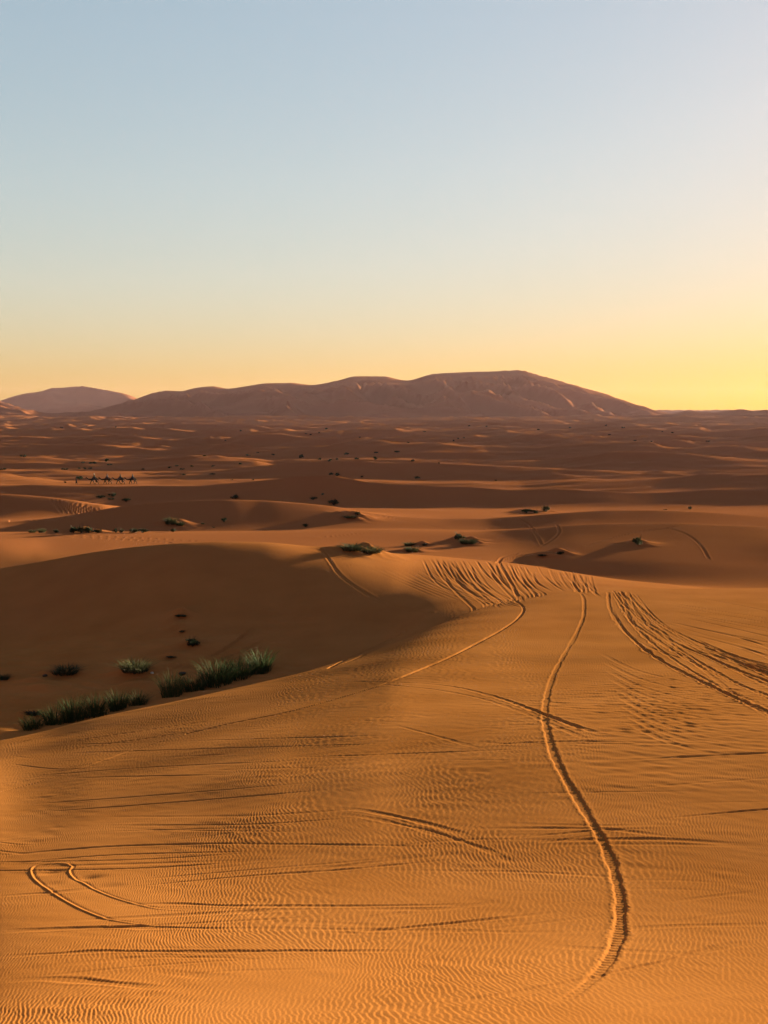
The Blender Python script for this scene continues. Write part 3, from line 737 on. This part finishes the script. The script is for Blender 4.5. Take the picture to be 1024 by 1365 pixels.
plant('olive', 477, 686, 7, 10, 'olive bush sitting on a dark hummock near the crest end', MB)
plant('tuft', 467, 690, 5, 20, 'dark mat of tuft on the hummock under the olive bush', MB)
plant('bush', 445, 673.5, 10, 15, 'round blackish shrub behind the sunlit dune crest', None)
plant('bush', 418, 666, 6, 11, 'dim dark shrub on the slope left of the round blackish shrub', None)
plant('speck', 430, 660, 4, 7, 'small speck of shrub above the dim dark shrub', None)
plant('bush', 314, 664.5, 8, 14, 'dark shrub peeping over the crest in the shaded trough', None)
RB = 'shrubs in the trough behind the right middle dune'
plant('bush', 702, 684, 8, 14, 'dark shrub leftmost of three in the right hand trough', RB)
plant('bush', 713, 684, 7, 10, 'small dark shrub between two others in the right trough', RB)
plant('olive', 728, 682, 13, 14, 'tallest feathery shrub of three in the right hand trough', RB)
plant('bush', 920, 679, 6, 8, 'small dark shrub on the thin lit crest far right', None)
plant('speck', 887, 679.5, 2, 5, 'tiny scrub left of the shrub on the far right crest', None)
CB = 'low shrubs on the slope below the caravan'
plant('bush', 134, 664, 6, 13, 'shrub leftmost on the slope below the camels', CB)
plant('bush', 151, 662, 7, 12, 'dark shrub highest on the slope below the camels', CB)
plant('speck', 147, 666.5, 4, 9, 'low scrub beneath the highest shrub below the camels', CB)
plant('bush', 168, 668.5, 6, 12, 'shrub rightmost on the slope below the camels', CB)
SB = 'shrubs dotted over the far dunes'
for px, py, h, w, lab in [
    (107, 638.5, 6, 13, 'dark bush right behind the man leading the camels'),
    (87, 643.5, 2.5, 5, 'tiny scrub on lit sand ahead of the walking man'),
    (32, 610, 5.5, 9, 'far dark shrub alone on the shaded slope at upper left'),
    (124, 618, 5, 10, 'far dark shrub above the first camel, wider of a close pair'),
    (110, 617.5, 3.5, 7, 'smaller far shrub left of the wider one above the camels'),
    (142, 615.5, 6, 7, 'upright far shrub above the second camel'),
    (145, 620.5, 3, 8, 'low scrub just under the upright far shrub'),
    (86, 626, 3.5, 9, 'low far scrub above and left of the walking man'),
    (106, 625, 3, 5, 'tiny far scrub left of three above the bush behind the man'),
    (113, 625.5, 3.5, 6, 'middle tiny scrub of three above the bush behind the man'),
    (121, 625.5, 3.5, 6, 'right tiny scrub of three above the leading camel'),
    (4, 626, 4, 9, 'far low shrub touching the left picture edge'),
    (190, 626, 2.5, 6, 'far small scrub up the slope behind the last camel'),
    (226, 624, 3, 6, 'scrub leftmost in the loose group right of the camels'),
    (235, 622, 3, 6, 'scrub topmost in the loose group right of the camels'),
    (243, 626, 3.5, 7, 'widest scrub in the loose group right of the camels'),
    (256, 622, 3, 5, 'scrub rightmost in the loose group right of the camels'),
    (244, 633, 2.5, 10, 'flat scrub lowest under the loose group right of the camels'),
    (284, 633, 3, 10, 'flat scrub in the open sand right of the caravan'),
    (309, 640, 2, 4, 'tiny scrub left on the sand line behind the long crest'),
    (337, 640, 2.5, 4, 'tiny scrub right on the sand line behind the long crest'),
    (284, 622, 2.5, 6, 'faint scrub in the shaded trough left of the centre dunes'),
    (320, 619.5, 3.5, 5, 'small shrub left of the tip of a far centre crest'),
    (273, 608, 2.5, 6, 'faint far scrub above the lit slope left of centre'),
    (331, 607.5, 3.5, 7, 'far small shrub over the lit slope left of centre'),
    (364, 607, 3, 6, 'far small shrub left of the bold upright one'),
    (344, 604, 2, 5, 'faint scrub above the two far shrubs left of centre'),
    (401, 610, 8, 8, 'bold upright dark shrub on the far centre slope'),
    (426, 613, 4, 5, 'leftmost of three small shrubs on the far centre crest'),
    (440, 615, 4.5, 8, 'middle of three small shrubs on the far centre crest'),
    (449, 613.5, 4, 5, 'rightmost of three small shrubs on the far centre crest'),
    (463, 606, 5.5, 9, 'conical far shrub above the row of three'),
    (476, 612.5, 4.5, 7, 'small far shrub below right of the conical shrub'),
    (500, 613, 6, 7, 'darker far shrub on the crest right of the conical shrub'),
    (502, 604.5, 3.5, 7, 'faint far shrub above the darker one on the crest'),
    (449, 634, 7, 9, 'dark shrub right of a pair just behind the long crest peak'),
    (441, 633, 5, 7, 'dark shrub left of a pair just behind the long crest peak'),
    (483, 636, 2.5, 6, 'flat scrub on the lit sand right of the crest peak'),
    (529, 604, 4.5, 8, 'far shrub on the shaded slope right of centre, upper'),
    (551, 615, 5, 8, 'far shrub on the shaded slope right of centre, lower'),
    (557, 638, 5, 9, 'dark shrub standing alone on the lit band right of centre'),
    (585, 618, 2.5, 4, 'tiny far scrub right of the lower shaded-slope shrub'),
    (661, 641, 2.5, 4, 'tiny scrub alone on the far sand right of the lone shrub')]:
    plant('speck', px, py, h, w, lab, SB, ymin=200)
rr = np.random.default_rng(91)
for k in range(26):      # the farthest specks: nothing tells them apart
    px = rr.uniform(20, 1010); py = rr.uniform(566, 590)
    plant('speck', px, py, rr.uniform(1.6, 3), rr.uniform(3, 6), 'barely visible dark speck of scrub on the farthest dune field', 'scrub specks on the farthest dune field', ymin=450)

# stones and brush
def stone(px, py, wpx, hpx, mat, name, label, cat, seed, ymin=47):
    g = ground(px, py, ymin=ymin); m_ = g[1] / F
    r_ = np.random.default_rng(seed)
    import bmesh
    bm = bmesh.new(); bmesh.ops.create_icosphere(bm, subdivisions=3, radius=.5)
    ph = r_.uniform(0, 6, 9)
    for v in bm.verts:
        c = v.co
        k = 1 + .16*math.sin(5*c.x+ph[0]) + .14*math.sin(6*c.y+ph[1]) + .12*math.sin(7*c.z+ph[2]) + .06*math.sin(14*c.x+9*c.z+ph[3])
        v.co = c * k
    me = bpy.data.meshes.new(name); bm.to_mesh(me); bm.free()
    me.polygons.foreach_set('use_smooth', [True] * len(me.polygons))
    o = link_mesh(name, me, mat); o.location = (g[0], g[1], zat(g[0], g[1]) + .18 * hpx * m_)
    o.scale = (wpx * m_, wpx * m_ * .8, hpx * m_); o.rotation_euler = (0, 0, seed)
    return tag(o, label, cat)
M_PALE = plain_material('pale_stone', (.30, .27, .23)); M_DARKST = plain_material('dark_stone', (.03, .02, .016))
stone(203, 898, 5, 3, M_PALE, 'stone', 'small pale stone on the hollow floor behind the grass', 'stone', 3)
stone(244, 899, 10, 5, M_DARKST, 'stone', 'dark flat stone right of the wispy dry-topped tuft', 'stone', 4)
stone(60, 901, 8, 4, M_DARKST, 'stone', 'dark stone left of the spreading tuft in the hollow', 'stone', 5)
def brush(px, py, wpx, hpx, label):
    g = ground(px, py, ymin=47); m_ = g[1] / F
    o = link_mesh('dead_brush', setm(twigs(90, .5, .8, 77, .03), M_TWIG)); o.location = (g[0], g[1], zat(g[0], g[1])); o.scale = (wpx*m_, wpx*m_*.6, hpx*m_)
    return tag(o, label, 'dead brush')
brush(44, 954, 42, 8, 'flat heap of dead dark brush left of the grassy strip')

# ------------------------------------------------------------------ camels and people
def skin_mesh(name, joints, bones, radii, root=0, sub=2):
    me = bpy.data.meshes.new(name + '_skeleton'); me.from_pydata(joints, bones, [])
    o = bpy.data.objects.new(name + '_skeleton', me); COL.objects.link(o)
    sk = o.modifiers.new('skin', 'SKIN'); sk.use_smooth_shade = True; sk.branch_smoothing = .6
    sb = o.modifiers.new('sub', 'SUBSURF'); sb.levels = sub; sb.render_levels = sub
    sv = me.skin_vertices[0].data
    for i, r_ in enumerate(radii):
        sv[i].radius = (r_, r_) if not isinstance(r_, tuple) else r_
        sv[i].use_root = (i == root)
    dg = bpy.context.evaluated_depsgraph_get(); dg.update()
    out = bpy.data.meshes.new_from_object(o.evaluated_get(dg)); out.name = name
    bpy.data.objects.remove(o); bpy.data.meshes.remove(me)
    return out

class Sk:
    def __init__(s): s.j, s.b, s.r = [], [], []
    def add(s, p, r, par=None):
        s.j.append(tuple(p)); s.r.append(r)
        if par is not None: s.b.append((par, len(s.j) - 1))
        return len(s.j) - 1
    def chain(s, par, *pr):
        for p, r in pr: par = s.add(p, r, par)
        return par
    def mesh(s, name): return skin_mesh(name, s.j, s.b, s.r)

def camel_mesh(ph):
    k = Sk()
    belly = k.add((.15, 0, 1.42), .37)
    pel = k.chain(belly, ((.55, 0, 1.47), .31), ((.80, 0, 1.45), .22))
    chest = k.chain(belly, ((-.30, 0, 1.42), .36), ((-.58, 0, 1.40), .26))
    k.chain(belly, ((.14, 0, 1.78), .24), ((.14, 0, 2.0), .10))
    k.chain(chest, ((-.88, 0, 1.28), .17), ((-1.16, 0, 1.36), .13), ((-1.40, 0, 1.55), .105), ((-1.52, 0, 1.76), .11), ((-1.68, 0, 1.80), .10), ((-1.90, 0, 1.73), .062))
    head = len(k.j) - 3
    for sy in (-1, 1): k.chain(head, ((-1.48, sy * .10, 1.90), .028))
    k.chain(pel, ((.99, 0, 1.36), .045), ((1.06, 0, 1.05), .03), ((1.05, 0, .85), .045))
    for sy, f in ((-1, ph), (1, -ph)):
        k.chain(3, ((-.34, sy * .20, 1.18), .14), ((-.36 - .22 * f, sy * .19, .72), .078), ((-.34 - .42 * f, sy * .19, .16), .052), ((-.42 - .42 * f, sy * .19, .06), .085))
        k.chain(1, ((.60, sy * .20, 1.15), .19), ((.50 + .16 * f, sy * .20, .92), .12), ((.76 + .22 * f, sy * .19, .60), .066), ((.68 + .40 * f, sy * .19, .14), .05), ((.60 + .40 * f, sy * .19, .06), .085))
    k.r = [r_ * (1.14 if r_ > .15 else 1.3) for r_ in k.r]
    return k.mesh('camel')

def drape(name, w, rx0, rx1, z0, top, drop, rnd):
    """saddle cloth over the hump: a thick curved sheet"""
    V, Q = [], []; n, m = 14, 18
    for s in (0, .03):
        for i in range(n + 1):
            x = rx0 + (rx1 - rx0) * i / n
            hump = top * math.exp(-((x - .14) / .34) ** 2)
            for j in range(m + 1):
                a = -1 + 2 * j / m
                y = math.sin(a * 1.35) * (w + s); z = z0 + hump * max(0, math.cos(a * 1.5)) + .16 * math.cos(a * 1.35) + s - drop * abs(a) ** 2.5
                V.append((x + .012 * math.sin(9 * a + rnd), y, z))
    L_ = (n + 1) * (m + 1)
    for i in range(n):
        for j in range(m):
            a = i * (m + 1) + j
            Q += [(a + L_, a + 1 + L_, a + m + 2 + L_, a + m + 1 + L_), (a, a + m + 1, a + m + 2, a + 1)]
    for i in range(n):
        for j in (0, m):
            a = i * (m + 1) + j; Q.append((a, a + m + 1, a + m + 1 + L_, a + L_))
    for j in range(m):
        for i in (0, n):
            a = i * (m + 1) + j; Q.append((a, a + 1, a + 1 + L_, a + L_))
    return mesh_np(name, np.array(V), quads=np.array(Q))

def tube(name, pts, rad):
    k = Sk(); i = k.add(pts[0], rad)
    for p in pts[1:]: i = k.add(p, rad, i)
    return skin_mesh(name, k.j, k.b, k.r, sub=1)

def hand(k, wrist, d, side):
    """palm and five fingers growing from the wrist along d"""
    d = Vector(d).normalized(); up = Vector((0, 0, 1)); s_ = d.cross(up).normalized()
    p = k.add(Vector(k.j[wrist]) + d * .07, .03, wrist)
    for q, ln in ((-.027, .07), (-.009, .085), (.009, .08), (.027, .065)):
        a = Vector(k.j[p]) + d * .03 + s_ * q
        k.chain(p, (a, .009), (a + d * ln * .6 - up * .01, .008), (a + d * ln - up * .035, .007))
    a = Vector(k.j[wrist]) + d * .03 + s_ * (-.035 * side)
    k.chain(wrist, (a, .010), (a + d * .05 - s_ * .02 * side, .008))

def rider_mesh(reach):
    k = Sk()
    pv = k.add((0, 0, .12), .17)
    ch = k.chain(pv, ((.02, 0, .36), .15), ((0, 0, .54), .17))
    hd = k.chain(ch, ((-.01, 0, .66), .065), ((-.03, 0, .76), .095), ((-.035, 0, .86), .085))
    k.chain(hd - 1, ((-.135, 0, .755), .018))
    for sy in (-1, 1):
        k.chain(pv, ((-.16, sy * .24, .06), .095), ((-.34, sy * .36, -.12), .072), ((-.26, sy * .40, -.48), .05), ((-.40, sy * .40, -.54), .038))
        e = k.chain(ch, ((0, sy * .20, .53), .07), ((-.08, sy * .25, .30), .052), ((-.08 - reach, sy * .12, .22), .036))
        hand(k, e, (-1, -.2 * sy, -.15), sy)
    return k.mesh('rider')

def walker_mesh():
    k = Sk()
    pv = k.add((0, 0, .94), .15)
    ch = k.chain(pv, ((-.01, 0, 1.16), .14), ((-.03, 0, 1.36), .16))
    hd = k.chain(ch, ((-.04, 0, 1.48), .06), ((-.06, 0, 1.58), .092), ((-.065, 0, 1.68), .08))
    k.chain(hd - 1, ((-.165, 0, 1.575), .018))
    for sy, f in ((-1, 1), (1, -1)):
        k.chain(pv, ((-.02, sy * .10, .86), .10), ((-.10 * f - .04, sy * .10, .50), .065), ((-.24 * f + .06, sy * .10, .10), .042), ((-.24 * f - .08, sy * .10, .04), .038))
        e = k.chain(ch, ((-.03, sy * .20, 1.36), .06), ((.06 * f, sy * .24, 1.10), .046), ((-.04 + .14 * f, sy * .24, .86), .034))
        hand(k, e, (-.2, 0, -1), sy)
    return k.mesh('walker')

def robe_mesh(z0, z1, r0, r1, sx=.75, flare=0.0, cx=0.0):
    V, Q = [], []; n, m = 10, 20
    for i in range(n + 1):
        t = i / n; z = z0 + (z1 - z0) * t; r_ = r0 + (r1 - r0) * t ** .8
        for j in range(m):
            a = 2 * math.pi * j / m
            rr_ = r_ * (1 + .07 * (1 - t) * math.sin(5 * a + 3 * t))
            V.append((cx * t + rr_ * sx * math.cos(a) + flare * (1 - t), rr_ * math.sin(a), z))
    for i in range(n):
        for j in range(m):
            a = i * m + j; b = i * m + (j + 1) % m
            Q.append((a, b, b + m, a + m))
    return mesh_np('robe', np.array(V), quads=np.array(Q))

def scarf_mesh(cx, cz, r_):
    V, Q, T = [], [], []; n, m = 8, 16
    for i in range(n):
        th = math.pi * (.04 + .62 * i / (n - 1))
        for j in range(m):
            a = 2 * math.pi * j / m; k_ = 1 + .06 * math.sin(4 * a + 2.5 * i)
            V.append((cx + r_ * k_ * math.sin(th) * math.cos(a) + .02 * (i / n), r_ * k_ * math.sin(th) * math.sin(a), cz + r_ * math.cos(th)))
    for i in range(n - 1):
        for j in range(m):
            a = i*m+j; b = i*m+(j+1) % m; Q.append((a, b, b+m, a+m))
    V.append((cx, 0, cz + r_ * 1.02)); c = len(V) - 1
    for j in range(m): T.append((j, (j+1) % m, c))
    return mesh_np('headscarf', np.array(V), quads=np.array(Q), tris=np.array(T))

M_CAMEL = plain_material('camel_hair', (.022, .014, .009)); M_SKIN = plain_material('skin', (.06, .032, .02), .6)
def cloth(n, c): return plain_material(n, c, .9)
C_WHITE, C_BLUE, C_DARK, C_RED, C_GREY = cloth('white_cloth', (.34, .33, .31)), cloth('blue_cloth', (.012, .018, .04)), cloth('dark_cloth', (.010, .009, .010)), cloth('red_cloth', (.024, .007, .006)), cloth('grey_cloth', (.014, .013, .013))
CAMEL = [camel_mesh(1.0), camel_mesh(-.8)]
RIDER = rider_mesh(.22); WALKER = walker_mesh()
for me in CAMEL: me.materials.append(M_CAMEL)
for me in (RIDER, WALKER): me.materials.append(M_SKIN)
BLANKET = drape('saddle_blanket', .47, -.32, .60, 1.60, .36, .28, 1.0)
HANDLE = tube('saddle_handle', [(-.22, -.18, 1.95), (-.24, -.18, 2.14), (-.24, .18, 2.14), (-.22, .18, 1.95)], .018)
HALTER = tube('halter', [(-1.74, -.13, 1.80), (-1.76, 0, 1.92), (-1.74, .13, 1.80), (-1.74, .0, 1.66), (-1.74, -.13, 1.80)], .014)
HALTER.materials.append(C_RED); HANDLE.materials.append(M_TWIG)

CAM_Y = None
camlabs = ['leading camel, first behind the walking man, its rider wearing a pale headscarf',
           'second camel in the caravan, head just behind the leading camel',
           'third camel in the caravan, between the second and the last',
           'last camel at the right end of the caravan']
ridlabs = ['rider with a pale headscarf on the leading camel', 'dark-clad rider sitting tall on the second camel',
           'dark-clad rider on the third camel', 'dark-clad rider on the last camel']
robes = [C_GREY, C_BLUE, C_DARK, C_BLUE]; scarves = [C_WHITE, C_DARK, C_BLUE, C_DARK]; blank = [C_DARK, C_RED, C_DARK, C_GREY]
SC = .93
for i, px in enumerate((125.2, 142.4, 160.0, 176.4)):
    g = ground(px, 645.3, ymin=275)
    yy = min(g[1], 298) if g else 292
    u, t = ray(px, 645.3); x = u * yy; z = zat(x, yy)
    c = link_mesh('camel', CAMEL[i % 2]); c.location = (x, yy, z - .03); c.scale = (1.18, 1.08, SC); c.rotation_euler = (0, 0, R((-4, 3, -2, 5)[i]))
    tag(c, camlabs[i], 'camel', 'camels walking in single file')
    b = BLANKET.copy(); b.materials.append(blank[i]); link_mesh('saddle_blanket', b, None, c)
    link_mesh('saddle_handle', HANDLE, None, c); link_mesh('halter', HALTER, None, c)
    p = link_mesh('person', RIDER); p.location = (x + .12, yy, z + 2.02 * SC - .03); p.scale = (.97,) * 3; p.rotation_euler = c.rotation_euler
    tag(p, ridlabs[i], 'person', 'people riding the camels')
    r_ = robe_mesh(-.10, .58, .30, .15, .8, .03); r_.materials.append(robes[i]); link_mesh('robe', r_, None, p)
    h_ = scarf_mesh(-.03, .80, .135); h_.materials.append(scarves[i]); link_mesh('headscarf', h_, None, p)
u, t = ray(102, 645.5); g = ground(102, 645.5, ymin=275); yy = min(g[1], 298) if g else 292
w_ = link_mesh('person', WALKER); w_.location = (u * yy, yy, zat(u * yy, yy) - .02); w_.scale = (.98,) * 3
tag(w_, 'man in a dark robe walking ahead of the camels', 'person')
r_ = robe_mesh(.30, 1.40, .27, .16, .8, .02, -.03); r_.materials.append(C_DARK); link_mesh('robe', r_, None, w_)
h_ = scarf_mesh(-.06, 1.62, .13); h_.materials.append(C_BLUE); link_mesh('headscarf', h_, None, w_)

# a bird far out over the dunes
def bird():
    u, t = ray(484, 486.5); yy = 420
    k = Sk(); b = k.add((0, 0, 0), .07)
    k.chain(b, ((-.18, 0, .02), .05), ((-.27, 0, .03), .02)); k.chain(b, ((.2, 0, 0), .03), ((.33, 0, .0), .05))
    me = k.mesh('bird'); 
    o = link_mesh('bird', me, plain_material('feathers', (.06, .05, .045))); o.location = (u * yy, yy, -t * yy); o.rotation_euler = (0, 0, R(75))
    tag(o, 'tiny dark bird gliding above the far dune ridge', 'bird')
    for sy in (-1, 1):
        V = [(-.07, sy*.05, .02), (.10, sy*.05, .02), (-.10, sy*.34, .12), (.06, sy*.34, .12), (.03, sy*.62, .07), (.09, sy*.60, .07)]
        V2 = [(a, b_, c - .015) for a, b_, c in V]
        q = [(0, 1, 3, 2), (2, 3, 5, 4)]; q2 = [tuple(6 + e for e in reversed(f)) for f in q]
        rim = [(0, 2, 8, 6), (2, 4, 10, 8), (4, 5, 11, 10), (5, 3, 9, 11), (3, 1, 7, 9), (1, 0, 6, 7)]
        link_mesh('wing', mesh_np('wing', np.array(V + V2), quads=np.array(q + q2 + rim), smooth=False), me.materials[0], o)
bird()

# ------------------------------------------------------------------ air
def haze():
    hx, y0, y1, z0, z1 = 11500, -130, 6600, -27, 150
    V = [(x, y, z) for z in (z0, z1) for y in (y0, y1) for x in (-hx, hx)]
    Q = [(0, 2, 3, 1), (4, 5, 7, 6), (0, 1, 5, 4), (2, 6, 7, 3), (0, 4, 6, 2), (1, 3, 7, 5)]
    me = mesh_np('haze', np.array(V, float), quads=np.array(Q), smooth=False)
    m = bpy.data.materials.new('haze_air'); m.use_nodes = True; nt = m.node_tree; nt.nodes.clear()
    out = N(nt, 'ShaderNodeOutputMaterial'); v = N(nt, 'ShaderNodeVolumePrincipled')
    v.inputs['Color'].default_value = (.80, .49, .66, 1); v.inputs['Density'].default_value = HAZE; v.inputs['Anisotropy'].default_value = .3
    nt.links.new(v.outputs['Volume'], out.inputs['Volume'])
    tag(link_mesh('haze', me, m), kind='stuff')
HAZE = 0.95e-5
haze()

# ------------------------------------------------------------------ light, sky, camera
sd = bpy.data.lights.new('sun', 'SUN'); so = bpy.data.objects.new('sun', sd); COL.objects.link(so)
e, a = R(SUN_EL), R(SUN_AZ)
to_sun = Vector((math.sin(a) * math.cos(e), math.cos(a) * math.cos(e), math.sin(e)))
so.rotation_euler = (-to_sun).to_track_quat('-Z', 'Y').to_euler(); so.location = to_sun * 60
sd.energy = 5.0; sd.angle = R(.5); sd.color = (1.0, .94, .53)

w = bpy.data.worlds.new('World'); S.world = w; w.use_nodes = True
nt = w.node_tree; bg = nt.nodes['Background']
sky = nt.nodes.new('ShaderNodeTexSky'); sky.sky_type = 'NISHITA'; sky.sun_disc = False
sky.sun_elevation = e; sky.sun_rotation = a; sky.altitude = 500
sky.air_density = 1.4; sky.dust_density = 1.5; sky.ozone_density = 4.0
SKY_G, SKY_T = .383, (1.025, 0.881, 0.804)
gm = N(nt, 'ShaderNodeGamma'); gm.inputs['Gamma'].default_value = SKY_G
tint = N(nt, 'ShaderNodeVectorMath', operation='MULTIPLY'); tint.inputs[1].default_value = SKY_T
nt.links.new(sky.outputs['Color'], gm.inputs['Color']); nt.links.new(gm.outputs['Color'], tint.inputs[0])
hs_ = N(nt, 'ShaderNodeHueSaturation'); hs_.inputs['Saturation'].default_value = 1.62
nt.links.new(tint.outputs['Vector'], hs_.inputs['Color']); nt.links.new(hs_.outputs['Color'], bg.inputs['Color'])
bg.inputs['Strength'].default_value = .05

cd = bpy.data.cameras.new('camera'); co = bpy.data.objects.new('camera', cd); COL.objects.link(co)
cd.sensor_fit = 'HORIZONTAL'; cd.sensor_width = 36; cd.lens = 36 * F / 1024
cd.clip_start = .1; cd.clip_end = 20000
co.location = (0, 0, 0); co.rotation_euler = (math.pi / 2 - PITCH, 0, 0)
S.camera = co

S.view_settings.view_transform = 'Standard'; S.view_settings.look = 'None'
S.view_settings.exposure = 3.51; S.view_settings.gamma = 1.0
S.render.engine = 'CYCLES'
S.cycles.use_denoising = True
S.cycles.volume_bounces = 0
